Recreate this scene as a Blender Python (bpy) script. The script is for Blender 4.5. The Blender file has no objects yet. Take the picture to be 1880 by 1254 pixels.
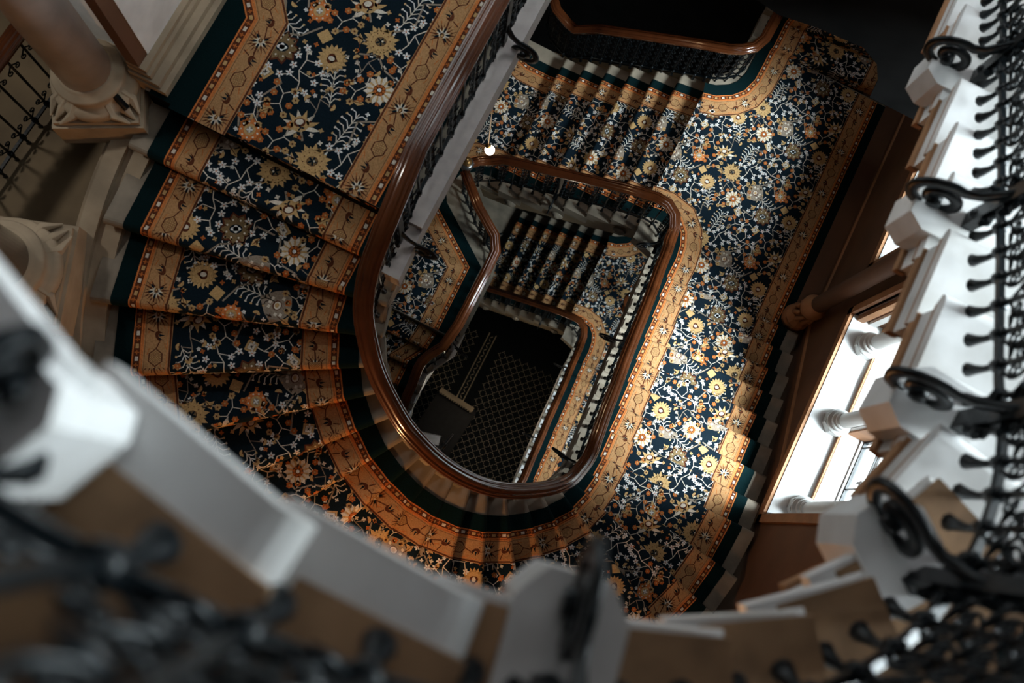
import bpy, bmesh, math, random
from mathutils import Vector, Matrix
PI = math.pi
C = bpy.context.scene.collection
scn = bpy.context.scene
H = 22.0                       # eye height above the tiled hall floor
def zd(d): return H - d        # level lying d below the eye

# ------------------------------------------------------------ camera, world, light
cd = bpy.data.cameras.new('camera'); cam = bpy.data.objects.new('camera', cd); C.objects.link(cam)
cam.matrix_world = Matrix(((0.89177, -0.45239, 0.00954, 0), (0.44633, 0.87597, -0.18293, 0),
                           (0.07440, 0.16739, 0.98308, H), (0, 0, 0, 1)))
cd.sensor_width = 36; cd.lens = 35.43; cd.clip_start = 0.02; cd.clip_end = 100
cd.dof.use_dof = True; cd.dof.focus_distance = 9.6; cd.dof.aperture_fstop = 2.1
scn.camera = cam
scn.view_settings.view_transform = 'Standard'; scn.view_settings.look = 'None'
scn.view_settings.gamma = 1; scn.view_settings.use_curve_mapping = False
scn.view_settings.exposure = -0.25
w = bpy.data.worlds.new('stairwell_gloom'); scn.world = w; w.use_nodes = True
w.node_tree.nodes['Background'].inputs[0].default_value = (0.30, 0.62, 0.80, 1)
w.node_tree.nodes['Background'].inputs[1].default_value = 0.012

def area(name, loc, direction, sx, sy, power, col, spread=PI):
    l = bpy.data.lights.new(name, 'AREA'); l.shape = 'RECTANGLE'; l.size = sx; l.size_y = sy
    l.energy = power; l.color = col; l.spread = spread
    o = bpy.data.objects.new(name, l); C.objects.link(o); o.location = loc
    o.rotation_euler = Vector(direction).to_track_quat('-Z', 'Y').to_euler(); return o
def point(name, loc, power, col, r=0.06):
    l = bpy.data.lights.new(name, 'POINT'); l.energy = power; l.color = col; l.shadow_soft_size = r
    o = bpy.data.objects.new(name, l); C.objects.link(o); o.location = loc; return o
DAY = (0.86, 0.95, 1.0); WARM = (1.0, 0.50, 0.20)
# daylight standing outside the leaded windows of the east wall
area('window_daylight', (8.5, 2.9, zd(2.5)), (-1, -0.02, -1.2), 4.5, 4.0, 13000, DAY)
area('upper_window_daylight', (4.4, 2.6, zd(1.4)), (-1, -0.15, -0.35), 3.4, 2.6, 560, DAY)
area('lower_window_daylight', (4.4, 3.0, zd(14.0)), (-1, 0.1, -0.75), 3.4, 2.6, 1500, DAY)
area('roof_lantern', (-0.6, 2.6, zd(-4.5)), (0.0, 0.02, -1), 3.0, 3.0, 55, (0.95, 0.97, 1.0))
point('wall_sconce_light', (0.05, -1.45, zd(7.4)), 100, WARM)
area('landing_fill_light', (-.3, 6.2, zd(1.6)), (-.42, -.62, -.9), 1.6, 1.6, 110, (0.95, 0.97, 1.0))  # added fill for the pale panel and top left landing, no fixture there
point('gallery_fill_light', (-4.6, 1.0, zd(4.2)), 85, (1.0, 0.95, 0.88), .1)  # unseen light put in to lift the dark gallery floor
point('hall_fill_light', (-.2, 2.2, zd(18.6)), 40, (1.0, 0.82, 0.6), .1)  # extra light added so the floor tiles show
point('hall_sconce_light', (-2.2, 5.0, zd(9.3)), 30, (1.0, 0.62, 0.32))

# ------------------------------------------------------------ materials
def mat(name, col, rough=0.8, var=0.25, scale=8.0, metal=0.0, bump=0.0, coat=0.0, col2=None, spec=0.5, stretch=None):
    m = bpy.data.materials.new(name); m.use_nodes = True
    nt = m.node_tree; b = nt.nodes['Principled BSDF']
    b.inputs['Roughness'].default_value = rough; b.inputs['Metallic'].default_value = metal
    b.inputs['Specular IOR Level'].default_value = spec
    if coat: b.inputs['Coat Weight'].default_value = coat; b.inputs['Coat Roughness'].default_value = 0.12
    tc = nt.nodes.new('ShaderNodeTexCoord'); n = nt.nodes.new('ShaderNodeTexNoise')
    n.inputs['Scale'].default_value = scale; n.inputs['Detail'].default_value = 6
    if stretch:
        mp = nt.nodes.new('ShaderNodeMapping'); mp.inputs['Scale'].default_value = stretch
        nt.links.new(tc.outputs['Object'], mp.inputs[0]); nt.links.new(mp.outputs[0], n.inputs[0])
    else: nt.links.new(tc.outputs['Object'], n.inputs[0])
    r = nt.nodes.new('ShaderNodeValToRGB'); r.color_ramp.elements[0].position = 0.3; r.color_ramp.elements[1].position = 0.7
    c2 = col2 or tuple(min(1, c * (1 + var)) for c in col)
    r.color_ramp.elements[0].color = (*[c * (1 - var) for c in col], 1); r.color_ramp.elements[1].color = (*c2, 1)
    nt.links.new(n.outputs[0], r.inputs[0]); nt.links.new(r.outputs[0], b.inputs['Base Color'])
    if bump:
        bp = nt.nodes.new('ShaderNodeBump'); bp.inputs['Strength'].default_value = bump; bp.inputs['Distance'].default_value = 0.01
        nt.links.new(n.outputs[0], bp.inputs['Height']); nt.links.new(bp.outputs[0], b.inputs['Normal'])
    return m
def pile(name, col, var=0.22): return mat(name, col, 0.95, var, 90, bump=0.35, spec=0.12)
M = {}
M['navy'] = pile('navy pile', (0.0035, 0.010, 0.016))
M['teal'] = pile('dark teal pile', (0.0002, 0.0088, 0.0100))
M['cream'] = pile('cream pile', (0.62, 0.56, 0.47))
M['white'] = pile('ivory pile', (0.66, 0.66, 0.64), 0.1)
M['tan'] = pile('tan pile', (0.47, 0.30, 0.13))
M['greige'] = pile('greige pile', (0.26, 0.21, 0.16))
M['rust'] = pile('rust pile', (0.42, 0.125, 0.03))
M['brown'] = pile('brown pile', (0.09, 0.027, 0.012))
M['olive'] = pile('olive brown pile', (0.17, 0.115, 0.055))
M['gold'] = pile('gold pile', (0.39, 0.215, 0.095))
M['orange'] = pile('orange pile', (0.55, 0.17, 0.045))
M['stone'] = mat('honed tread stone', (0.205, 0.172, 0.128), 0.7, 0.3, 5, bump=0.1)
M['marble'] = mat('pale grey marble', (0.56, 0.545, 0.52), 0.45, 0.18, 4, col2=(0.72, 0.72, 0.72))
M['sand'] = mat('sandstone', (0.36, 0.285, 0.195), 0.85, 0.25, 3.5, bump=0.15)
M['warm_light_tint'] = mat('painted warm light', (0.25, 0.145, 0.075), 0.85, 0.3, 9, bump=0.15)  # brown tint standing in for warm light on the near treads
M['brownstone'] = mat('brown floor stone', (0.17, 0.12, 0.065), 0.75, 0.35, 2.2)
M['curb'] = mat('grey limestone', (0.40, 0.37, 0.35), 0.7, 0.1, 14, bump=0.1)
M['sillstone'] = mat('white sill stone', (0.45, 0.46, 0.455), 0.6, 0.05, 3)
M['wallbrown'] = mat('brown painted wall', (0.115, 0.052, 0.026), 0.75, 0.2, 2)
M['framestone'] = mat('brown moulded stone', (0.30, 0.145, 0.065), 0.7, 0.2, 6)
M['plaster'] = mat('pale panel plaster', (0.72, 0.73, 0.72), 0.7, 0.14, 4)
M['shaft'] = mat('grey marble shaft', (0.38, 0.345, 0.33), 0.35, 0.25, 4)
M['granite'] = mat('polished granite', (0.13, 0.10, 0.075), 0.15, 0.95, 55, coat=0.5)
M['wood'] = mat('polished mahogany', (0.095, 0.028, 0.009), 0.18, 0.4, 3, coat=0.8)
M['iron'] = mat('black wrought iron', (0.0018, 0.004, 0.0055), 0.38, 0.4, 30, metal=0.0, bump=0.15, spec=0.26)
M['brass'] = mat('aged brass', (0.55, 0.32, 0.12), 0.3, 0.2, 9, metal=0.9)
M['steel'] = mat('dull steel collar', (0.25, 0.25, 0.25), 0.3, 0.2, 9, metal=0.9)
M['darkwood'] = mat('black stained wood', (0.005, 0.005, 0.005), 0.5, 0.4, 9, spec=0.15)
M['tiledark'] = mat('dark encaustic tile', (0.006, 0.009, 0.010), 0.6, 0.4, 14, spec=0.12)
M['tiletan'] = mat('buff encaustic tile', (0.55, 0.42, 0.25), 0.45, 0.3, 14)
M['soffit'] = mat('shade-black plaster', (0.006, 0.006, 0.006), 0.95, 0.3, 3, spec=0.05)  # near-black colour stands in for missing light, chiefly on the north walls
M['china'] = mat('white china', (0.8, 0.78, 0.75), 0.2, 0.03, 3)

# ------------------------------------------------------------ mesh helpers
class MB:
    def __init__(s): s.v = []; s.f = []; s.m = []; s.mats = []
    def mi(s, name):
        if name not in s.mats: s.mats.append(name)
        return s.mats.index(name)
    def poly(s, pts, m='stone'):
        b = len(s.v); s.v += [tuple(p) for p in pts]; s.f.append(tuple(range(b, b + len(pts)))); s.m.append(s.mi(m))
    def prism(s, pts, z0, z1, m='stone', side=None):
        """flat outline extruded from z0 (bottom) to z1 (top); z1 may be a list of heights"""
        n = len(pts); zt = z1 if isinstance(z1, (list, tuple)) else [z1] * n; zb = z0 if isinstance(z0, (list, tuple)) else [z0] * n
        top = [(p[0], p[1], zt[i]) for i, p in enumerate(pts)]; bot = [(p[0], p[1], zb[i]) for i, p in enumerate(pts)]
        s.poly(top, m); s.poly(bot[::-1], side or m)
        for i in range(n):
            j = (i + 1) % n; s.poly([bot[i], bot[j], top[j], top[i]], side or m)
    def box(s, x0, x1, y0, y1, z0, z1, m='stone', side=None):
        s.prism([(x0, y0), (x1, y0), (x1, y1), (x0, y1)], z0, z1, m, side)
    def sweep(s, pts, prof, m='wood', closed=False, up=(0, 0, 1), caps=True):
        """prof: list of (side, up) offsets; swept along pts keeping the up direction vertical"""
        n = len(pts); P = [Vector(p) for p in pts]; rings = []
        for i in range(n):
            a = P[i - 1] if (i > 0 or closed) else P[i]; b = P[(i + 1) % n] if (i < n - 1 or closed) else P[i]
            t = (b - a).normalized(); sd = t.cross(Vector(up))
            sd = sd.normalized() if sd.length > 1e-6 else Vector((1, 0, 0))
            u = sd.cross(t).normalized()
            k = 1.0
            if 0 < i < n - 1:
                d1 = (P[i] - P[i - 1]).normalized(); d2 = (P[i + 1] - P[i]).normalized()
                k = 1 / max(0.5, math.cos(d1.angle(d2, 0) / 2))
            base = len(s.v); s.v += [tuple(P[i] + sd * (q[0] * k) + u * q[1]) for q in prof]; rings.append(base)
        q = len(prof); mi = s.mi(m)
        for i in range(n if closed else n - 1):
            a, b = rings[i], rings[(i + 1) % n]
            for j in range(q):
                j2 = (j + 1) % q; s.f.append((a + j, a + j2, b + j2, b + j)); s.m.append(mi)
        if caps and not closed:
            s.f.append(tuple(rings[0] + j for j in range(q))[::-1]); s.m.append(mi)
            s.f.append(tuple(rings[-1] + j for j in range(q))); s.m.append(mi)
    def tube(s, pts, r, m='iron', n=6, closed=False):
        """round bar; r a number or a list"""
        P = [Vector(p) for p in pts]; N = len(P); rings = []; ref = None
        for i in range(N):
            a = P[i - 1] if (i > 0 or closed) else P[i]; b = P[(i + 1) % N] if (i < N - 1 or closed) else P[i]
            t = (b - a).normalized()
            if ref is None: ref = t.orthogonal().normalized()
            ref = (ref - t * ref.dot(t)); ref = ref.normalized() if ref.length > 1e-5 else t.orthogonal().normalized()
            bi = t.cross(ref); rr = r[i] if isinstance(r, (list, tuple)) else r
            base = len(s.v); rings.append(base)
            s.v += [tuple(P[i] + (ref * math.cos(2 * PI * j / n) + bi * math.sin(2 * PI * j / n)) * rr) for j in range(n)]
        mi = s.mi(m)
        for i in range(N if closed else N - 1):
            a, b = rings[i], rings[(i + 1) % N]
            for j in range(n): s.f.append((a + j, a + (j + 1) % n, b + (j + 1) % n, b + j)); s.m.append(mi)
        if not closed:
            s.f.append(tuple(rings[0] + j for j in range(n))[::-1]); s.m.append(mi)
            s.f.append(tuple(rings[-1] + j for j in range(n))); s.m.append(mi)
    def lathe(s, prof, c=(0, 0, 0), m='stone', n=32, a0=0.0, a1=2 * PI):
        full = abs(a1 - a0 - 2 * PI) < 1e-6; k = n if full else n + 1; rings = []
        for r, z in prof:
            base = len(s.v); rings.append(base)
            s.v += [(c[0] + r * math.cos(a0 + (a1 - a0) * j / n), c[1] + r * math.sin(a0 + (a1 - a0) * j / n), c[2] + z) for j in range(k)]
        mi = s.mi(m)
        for a, b in zip(rings, rings[1:]):
            for j in range(n): s.f.append((a + j, a + (j + 1) % k, b + (j + 1) % k, b + j)); s.m.append(mi)
        s.f.append(tuple(rings[0] + j for j in range(k))[::-1]); s.m.append(mi)
        s.f.append(tuple(rings[-1] + j for j in range(k))); s.m.append(mi)
    def build(s, name, parent=None, smooth=False, bevel=0, **props):
        me = bpy.data.meshes.new(name); me.from_pydata(s.v, [], s.f); me.update()
        for k in s.mats: me.materials.append(M[k])
        me.polygons.foreach_set('material_index', s.m)
        if smooth: me.shade_smooth() if hasattr(me, 'shade_smooth') else None
        o = bpy.data.objects.new(name, me); C.objects.link(o)
        if smooth:
            me.polygons.foreach_set('use_smooth', [True] * len(me.polygons))
        if bevel:
            bv = o.modifiers.new('soft edge', 'BEVEL'); bv.width = bevel; bv.segments = 2; bv.limit_method = 'ANGLE'; bv.angle_limit = 0.7
        if parent: o.parent = parent
        for k, v in props.items(): o[k] = v
        return o
def thing(name, label, cat, loc=(0, 0, 0), group=None, rz=0):
    o = bpy.data.objects.new(name, None); C.objects.link(o); o.location = loc; o.rotation_euler = (0, 0, rz)
    o.empty_display_size = 0.2; o['label'] = label; o['category'] = cat
    if group: o['group'] = group
    return o
def put(parent, o):      # parent keeping world placement (parents here sit unrotated)
    o.parent = parent; o.location = Vector(o.location) - Vector(parent.location); return o
def catmull(pts, k=6):
    out = []; n = len(pts); P = [Vector(p) for p in pts]
    for i in range(n - 1):
        p0 = P[max(0, i - 1)]; p1 = P[i]; p2 = P[i + 1]; p3 = P[min(n - 1, i + 2)]
        for j in range(k):
            t = j / k
            out.append(0.5 * ((2 * p1) + (p2 - p0) * t + (2 * p0 - 5 * p1 + 4 * p2 - p3) * t * t + (3 * p1 - p0 - 3 * p2 + p3) * t ** 3))
    out.append(P[-1]); return out

# ------------------------------------------------------------ carpet motifs (flat outlines in metres, colour, layer)
def ell(cx, cy, rx, ry, rot=0, n=10):
    c, s = math.cos(rot), math.sin(rot)
    return [(cx + rx * math.cos(2 * PI * i / n) * c - ry * math.sin(2 * PI * i / n) * s,
             cy + rx * math.cos(2 * PI * i / n) * s + ry * math.sin(2 * PI * i / n) * c) for i in range(n)]
def line(p, q, w):
    dx, dy = q[0] - p[0], q[1] - p[1]; L = math.hypot(dx, dy) or 1; nx, ny = -dy / L * w / 2, dx / L * w / 2
    ex, ey = dx / L * w * 0.3, dy / L * w * 0.3
    return [(p[0] - ex + nx, p[1] - ey + ny), (p[0] - ex - nx, p[1] - ey - ny), (q[0] + ex - nx, q[1] + ey - ny), (q[0] + ex + nx, q[1] + ey + ny)]
def pl(pts, w, col, l=1): return [(line(a, b, w), col, l) for a, b in zip(pts, pts[1:])]
def petals(n, r0, r1, wd, col, l, ph=0.0):
    out = []
    for i in range(n):
        a = ph + 2 * PI * i / n; c, s = math.cos(a), math.sin(a); q = wd
        p = [(r0, -q * 0.5), (r0 + (r1 - r0) * 0.6, -q), (r1, 0), (r0 + (r1 - r0) * 0.6, q), (r0, q * 0.5)]
        out.append(([(x * c - y * s, x * s + y * c) for x, y in p], col, l))
    return out
def m_daisy():
    return [(ell(0, 0, .066, .066, n=16), 'tan', 1)] + petals(12, .02, .088, .016, 'cream', 2) + petals(12, .03, .075, .006, 'tan', 3, .26) + \
        [(ell(0, 0, .034, .034, n=12), 'brown', 4)] + petals(8, 0, .036, .011, 'rust', 5) + [(ell(0, 0, .011, .011), 'white', 6)]
def m_star():
    return petals(9, .02, .100, .027, 'brown', 1) + petals(9, .02, .086, .019, 'olive', 2) + [(ell(0, 0, .053, .048, n=14), 'olive', 3), (ell(0, 0, .036, .027, n=14), 'navy', 4)] + \
        [(ell(.053 * math.cos(a), .053 * math.sin(a), .006, .006, n=6), 'cream', 4) for a in [i * PI / 4 + .3 for i in range(8)]] + \
        [(ell(0, 0, .030, .013), 'white', 5), (ell(0, 0, .015, .024), 'white', 5)]
def m_rust():
    return petals(11, .02, .070, .017, 'rust', 1) + [(ell(0, 0, .056, .058, n=14), 'orange', 2), (ell(0, 0, .032, .034, n=12), 'tan', 3), (ell(0, 0, .018, .020), 'greige', 4)] + \
        [(ell(.046 * math.cos(a), .046 * math.sin(a), .006, .006, n=6), 'cream', 3) for a in [i * PI / 4.5 for i in range(9)]] + petals(4, 0, .02, .005, 'white', 5, .4)
def m_palm():
    return petals(10, .02, .104, .015, 'tan', 1, .1) + petals(10, .02, .086, .015, 'tan', 1, .42) + [(ell(0, 0, .066, .060, n=14), 'tan', 2)] + \
        [(ell(.05 * math.cos(a), .05 * math.sin(a), .004, .004, n=5), 'brown', 3) for a in [i * PI / 5 for i in range(10)]] + \
        [(ell(0, 0, .032, .028, n=10), 'brown', 3), (ell(0, 0, .028, .024, n=10), 'olive', 4)] + petals(5, 0, .030, .006, 'navy', 5, .9) + [(ell(0.01, 0, .006, .006), 'cream', 6)]
def m_palm2():
    o = []
    for i in range(9):
        a = -1.9 + i * .475; o += [([(.02 * math.cos(a - .5), .02 * math.sin(a - .5)), (.07 * math.cos(a - .16), .07 * math.sin(a - .16)), (.105 * math.cos(a), .105 * math.sin(a)), (.066 * math.cos(a + .2), .066 * math.sin(a + .2)), (.02 * math.cos(a + .5), .02 * math.sin(a + .5))], 'tan' if i % 2 else 'cream', 1)]
    return o + [(ell(.022, 0, .045, .050, n=12), 'tan', 2), (ell(.03, 0, .026, .032, n=10), 'brown', 3), (ell(.034, 0, .017, .022, n=8), 'cream', 4), (line((-.07, 0), (0, 0), .012), 'greige', 1)] + petals(3, 0, .022, .005, 'navy', 5, .3)
def m_heart():
    return petals(18, .02, .086, .014, 'tan', 1) + [(ell(0, 0, .060, .056, n=14), 'tan', 2), (ell(-.006, .008, .022, .022), 'brown', 3), (ell(-.006, -.008, .022, .022), 'brown', 3),
        ([(0, -.026), (.034, 0), (0, .026)], 'brown', 3), (ell(-.004, 0, .018, .014), 'cream', 4)]
def m_shield():
    o = [([(-.105, .01), (-.07, -.05), (0, -.115), (.07, -.05), (.105, .01), (.07, .05), (.03, .07), (-.03, .07), (-.07, .05)], 'greige', 1)]
    o += [([(x - .009, y - .008), (x + .009, y - .008), (x + .009, y + .008), (x - .009, y + .008)], 'cream', 2) for x, y in ((-.05, .01), (.05, .01), (-.025, -.045), (.025, -.045), (0, -.05), (-.04, .038), (.04, .038), (0, .052))]
    return o + [(ell(0, -.005, .030, .026), 'brown', 3), (ell(0, -.003, .024, .020), 'cream', 4), (ell(0, -.006, .014, .012), 'tan', 5)] + petals(5, .0, .03, .007, 'tan', 1, 0)[:0] + \
        [([(-.02, .07), (.0, .12), (.004, .07)], 'olive', 1), ([(.0, .07), (.03, .115), (.02, .07)], 'olive', 1)]
def m_diamond(k=0):
    return [([(-.046, 0), (0, -.046), (.046, 0), (0, .046)], 'tan', 1)] + ([] if k else [([(-.030, 0), (0, -.030), (.030, 0), (0, .030)], 'olive', 2), ([(-.026, 0), (0, -.026), (.026, 0), (0, .026)], 'cream', 3), (line((-.009, 0), (.009, 0), .005), 'navy', 4), (line((0, -.009), (0, .009), .005), 'navy', 4)])
def m_blossom():
    o = pl([(-.10, -.06), (-.04, -.02), (.0, .03), (.07, .05), (.12, .10)], .0055, 'cream') + pl([(-.04, -.02), (-.05, .05), (-.09, .08)], .005, 'cream') + pl([(0, .03), (.02, -.04), (.08, -.06)], .005, 'cream') + pl([(.07, .05), (.10, .0)], .005, 'cream')
    for x, y in ((-.10, -.06), (.12, .10), (-.09, .085), (.085, -.065), (.105, -.005), (.015, -.075), (-.045, .055), (.055, .10), (-.06, -.085), (0.0, .075)):
        o += [(q[0] and [(a + x, b + y) for a, b in q[0]], q[1], q[2]) for q in petals(5, .003, .0235, .0062, 'white', 2, x * 40)] + [(ell(x, y, .0045, .0045, n=6), 'rust', 3)]
    return o
def m_fern():
    o = pl([(-.12, 0), (.10, 0)], .005, 'cream')
    for i in range(6):
        x = -.10 + i * .034; L = .062 - abs(i - 2.5) * .008
        for s in (1, -1): o += pl([(x, 0), (x + .030, s * L * .5), (x + .030, s * L)], .0055, 'white' if i % 2 else 'cream') + ([(ell(x + .030, s * (L + .006), .008, .006, n=6), 'cream' if i % 2 else 'tan', 2)])
    return o
def m_berries():
    o = pl([(-.09, -.03), (-.03, 0), (.03, -.01), (.09, .03)], .005, 'cream') + pl([(-.03, 0), (-.04, .06)], .005, 'cream') + pl([(.03, -.01), (.05, -.06)], .005, 'cream')
    for i, (x, y) in enumerate(((-.09, -.03), (.09, .035), (-.04, .065), (.05, -.065), (.03, .04), (-.035, -.05), (.0, -.08), (-.085, .04))):
        c = 'rust' if i % 3 else 'tan'
        o += [([(a + x, b + y) for a, b in q[0]], q[1], q[2]) for q in petals(6, .002, .0215, .008, c, 2, i)] + [(ell(x, y, .006, .006, n=6), 'tan' if i % 3 else 'brown', 3)]
    return o
def m_bits():
    o = []
    for i, (x, y) in enumerate(((-.05, .0), (0, .03), (.05, -.01), (0, -.04))):
        o += [([(a + x, b + y) for a, b in q[0]], q[1], q[2]) for q in petals(4, 0, .016, .0055, ('cream', 'tan', 'rust')[i % 3], 1, .4 + i)]
    return o
def m_leaf(): return [([(-.035, 0), (0, -.018), (.035, 0), (0, .018)], 'tan', 1), ([(-.01, .012), (.0, .040), (.014, .012)], 'tan', 1), (line((-.05, 0), (.02, 0), .004), 'brown', 2)]
def m_fans():
    o = pl([(-.08, -.05), (-.02, -.02), (.03, .02), (.09, .03)], .005, 'greige') + pl([(-.02, -.02), (-.02, .05)], .005, 'greige') + pl([(.03, .02), (.05, -.04)], .005, 'greige')
    for x, y, a in ((-.085, -.055, 3.6), (-.02, .06, 1.6), (.055, -.05, -1.2), (.10, .032, .3)):
        o += [([(x + .022 * math.cos(a + t), y + .022 * math.sin(a + t)) for t in (-1.5, -1, -.5, 0, .5, 1, 1.5)], 'tan', 2), (ell(x, y, .006, .006, n=6), 'brown', 3)]
    return o
TX, TY = 1.12, 0.94
LAY = [(m_daisy, .20, .16, 0), (m_star, .56, .13, .3), (m_heart, .84, .20, 0), (m_shield, .38, .33, 1.2), (m_palm, .07, .42, .5), (m_rust, .64, .42, 0), (m_palm2, .88, .56, 2.2),
       (m_diamond, .30, .06, 0), (lambda: m_diamond(1), .74, .30, .2), (m_blossom, .24, .52, .6), (m_blossom, .48, .60, 2.4), (m_fern, .15, .68, 1.4), (m_fern, .52, .27, -.3), (m_berries, .36, .74, .4),
       (m_berries, .70, .66, 1.9), (m_blossom, .74, .04, 1.2), (m_fans, .06, .24, .8), (m_fans, .50, .46, 2.8), (m_leaf, .43, .17, 1), (m_leaf, .92, .38, 2), (m_bits, .16, .33, 0), (m_bits, .80, .74, 1),
       (m_fern, .92, .06, 1.9), (m_berries, .26, .30, 2.3), (m_berries, .10, .12, 1.1), (m_berries, .60, .54, 2), (m_diamond, .55, .76, .3), (m_bits, .04, .57, .4), (m_leaf, .33, .42, 2.6), (m_fans, .90, .72, 1.1), (m_bits, .40, .50, 1.3),
       (m_bits, .68, .20, .9), (m_leaf, .13, .04, .2), (m_bits, .95, .28, .6), (m_blossom, .44, .02, 2.0), (m_leaf, .66, .56, .9), (m_bits, .28, .62, .1), (m_berries, .80, .45, 1.0)]
def place(m, x, y, r):
    c, s = math.cos(r), math.sin(r); return [([(x + a * c - b * s, y + a * s + b * c) for a, b in q], col, l) for q, col, l in m]
MS = 1.22
TILE = []
for fn, x, y, r in LAY: TILE += [([((a - x) * MS + x * 1.167, (b - y) * MS + y * 1.175) for a, b in q], c, l) for q, c, l in place(fn(), x, y, r)]
for pts in ([(0, .30), (.10, .34), (.16, .28), (.27, .25), (.30, .10)], [(.34, .10), (.45, .08), (.50, .20), (.62, .24), (.70, .34)], [(.64, .50), (.60, .62), (.66, .74), (.60, .80)], [(.10, .50), (.20, .58), (.18, .74), (.30, .80)],
            [(.76, .34), (.84, .40), (.96, .38)], [(.40, .42), (.52, .52), (.58, .40)]):
    TILE += pl([(x * 1.167, y * 1.175) for x, y in pts], .012, 'greige', 1)
random.seed(4)
for _ in range(46):
    x, y = random.random() * TX, random.random() * TY; TILE += [([(x + a, y + b) for a, b in q[0]], q[1], q[2]) for q in petals(random.choice((4, 5)), .001, .018, .006, random.choice(('white', 'cream', 'tan', 'rust', 'white')), 1, random.random() * 3)]
TB = [(min(p[0] for p in q), max(p[0] for p in q), min(p[1] for p in q), max(p[1] for p in q)) for q, _, _ in TILE]
def area2(p): return sum(a[0] * b[1] - b[0] * a[1] for a, b in zip(p, p[1:] + p[:1]))
def clip(poly, reg):
    """convex clip; reg counter-clockwise"""
    out = poly
    for a, b in zip(reg, reg[1:] + reg[:1]):
        ex, ey = b[0] - a[0], b[1] - a[1]; inp = out; out = []
        if not inp: return out
        dp = ex * (inp[-1][1] - a[1]) - ey * (inp[-1][0] - a[0]); pp = inp[-1]
        for p in inp:
            d = ex * (p[1] - a[1]) - ey * (p[0] - a[0])
            if (d >= 0) != (dp >= 0):
                t = dp / (dp - d); out.append((pp[0] + (p[0] - pp[0]) * t, pp[1] + (p[1] - pp[1]) * t))
            if d >= 0: out.append(p)
            pp, dp = p, d
    return out
LIFT = 0.0007
class Patch:
    """convex region in pattern coordinates, mapped to 3D by an affine frame"""
    def __init__(s, reg, o, ex, ey, sg=0):
        if area2(reg) < 0: reg = reg[::-1]
        s.reg = reg; s.o = Vector(o); s.ex = Vector(ex); s.ey = Vector(ey); s.n = s.ex.cross(s.ey).normalized()
        if sg: s.n = s.n * sg
        elif s.n.z < 0: s.n = -s.n
        s.bb = (min(p[0] for p in reg), max(p[0] for p in reg), min(p[1] for p in reg), max(p[1] for p in reg))
    def to3(s, p, l=0): return s.o + s.ex * p[0] + s.ey * p[1] + s.n * (l * LIFT)
def fill(mb, pa, col): mb.poly([pa.to3(p) for p in pa.reg], col)
def stamp(mb, pa, polys, ox=0, oy=0, base=0):
    b = pa.bb
    for q, col, l in polys:
        qq = [(x + ox, y + oy) for x, y in q]
        x0 = min(p[0] for p in qq); x1 = max(p[0] for p in qq)
        if x1 < b[0] or x0 > b[1]: continue
        y0 = min(p[1] for p in qq); y1 = max(p[1] for p in qq)
        if y1 < b[2] or y0 > b[3]: continue
        if area2(qq) < 0: qq = qq[::-1]
        r = clip(qq, pa.reg)
        if len(r) > 2 and abs(area2(r)) > 2e-6: mb.poly([pa.to3(p, l + base) for p in r], col)
def field(mb, pa, ox, oy):
    fill(mb, pa, 'navy'); b = pa.bb
    for i in range(math.floor((b[0] - ox) / TX) - 1, math.floor((b[1] - ox) / TX) + 2):
        for j in range(math.floor((b[2] - oy) / TY) - 1, math.floor((b[3] - oy) / TY) + 2):
            X0, Y0 = ox + i * TX, oy + j * TY
            if X0 > b[1] + .15 or X0 + TX < b[0] - .15 or Y0 > b[3] + .15 or Y0 + TY < b[2] - .15: continue
            stamp(mb, pa, TILE, X0, Y0)
# border motifs: drawn along +x, band runs -0.09..0.09 in y
def b_claw(): 
    o = [(ell(.0, 0, .030, .022, .3, 10), 'brown', 2), (ell(.010, .010, .024, .018, .3, 10), 'gold', 3)]
    return o + [([(.0, -.01), (.028, .012), (.012, -.012)], 'navy', 4), ([(-.012, 0), (.006, .028), (.002, -.004)], 'navy', 4)] + pl([(-.03, -.02), (-.055, -.045)], .006, 'brown', 2)
def b_grape():
    o = [([(-.046, 0), (-.02, -.036), (.02, -.038), (.048, 0), (.02, .038), (-.02, .036)], 'brown', 2), ([(-.040, 0), (-.018, -.030), (.018, -.032), (.042, 0), (.018, .032), (-.018, .030)], 'gold', 3)]
    for i in range(-3, 4):
        for j in range(-2, 3):
            if abs(i) + abs(j) < 4: o += [(ell(i * .0118, j * .0125, .0052, .0056, n=6), 'brown', 4), (ell(i * .0118, j * .0125, .0034, .0038, n=6), 'tan', 5)]
    return o
def b_bloom():
    o = []
    for i in range(17):
        a = -2.4 + i * .30; r = .062 + .008 * ((i * 7) % 3); c, s_ = math.cos(a), math.sin(a); w = .0065
        o += [([(.02 * c - w * s_, .02 * s_ + w * c), (r * c, r * s_), (.02 * c + w * s_, .02 * s_ - w * c)], 'brown', 2)]
    for i in range(8):
        a = -2.1 + i * .60; c, s_ = math.cos(a), math.sin(a); o += [([(.008 * c - .010 * s_, .008 * s_ + .010 * c), (.046 * c, .046 * s_), (.008 * c + .010 * s_, .008 * s_ - .010 * c)], 'tan', 3), ([(.010 * c - .006 * s_, .010 * s_ + .006 * c), (.038 * c, .038 * s_), (.010 * c + .006 * s_, .010 * s_ - .006 * c)], 'cream', 4)]
    for a, r in ((2.2, .030), (1.2, .028), (-1.2, .028), (-2.2, .030), (0, .026)): o += [(ell(r * math.cos(a), r * math.sin(a), .013, .0055, a, 8), 'navy', 5)]
    return o + [(ell(-.004, 0, .010, .009), 'brown', 5), (ell(-.004, 0, .006, .005), 'tan', 6)]
BSEQ = [b_bloom, b_claw, b_grape, b_claw]
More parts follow.
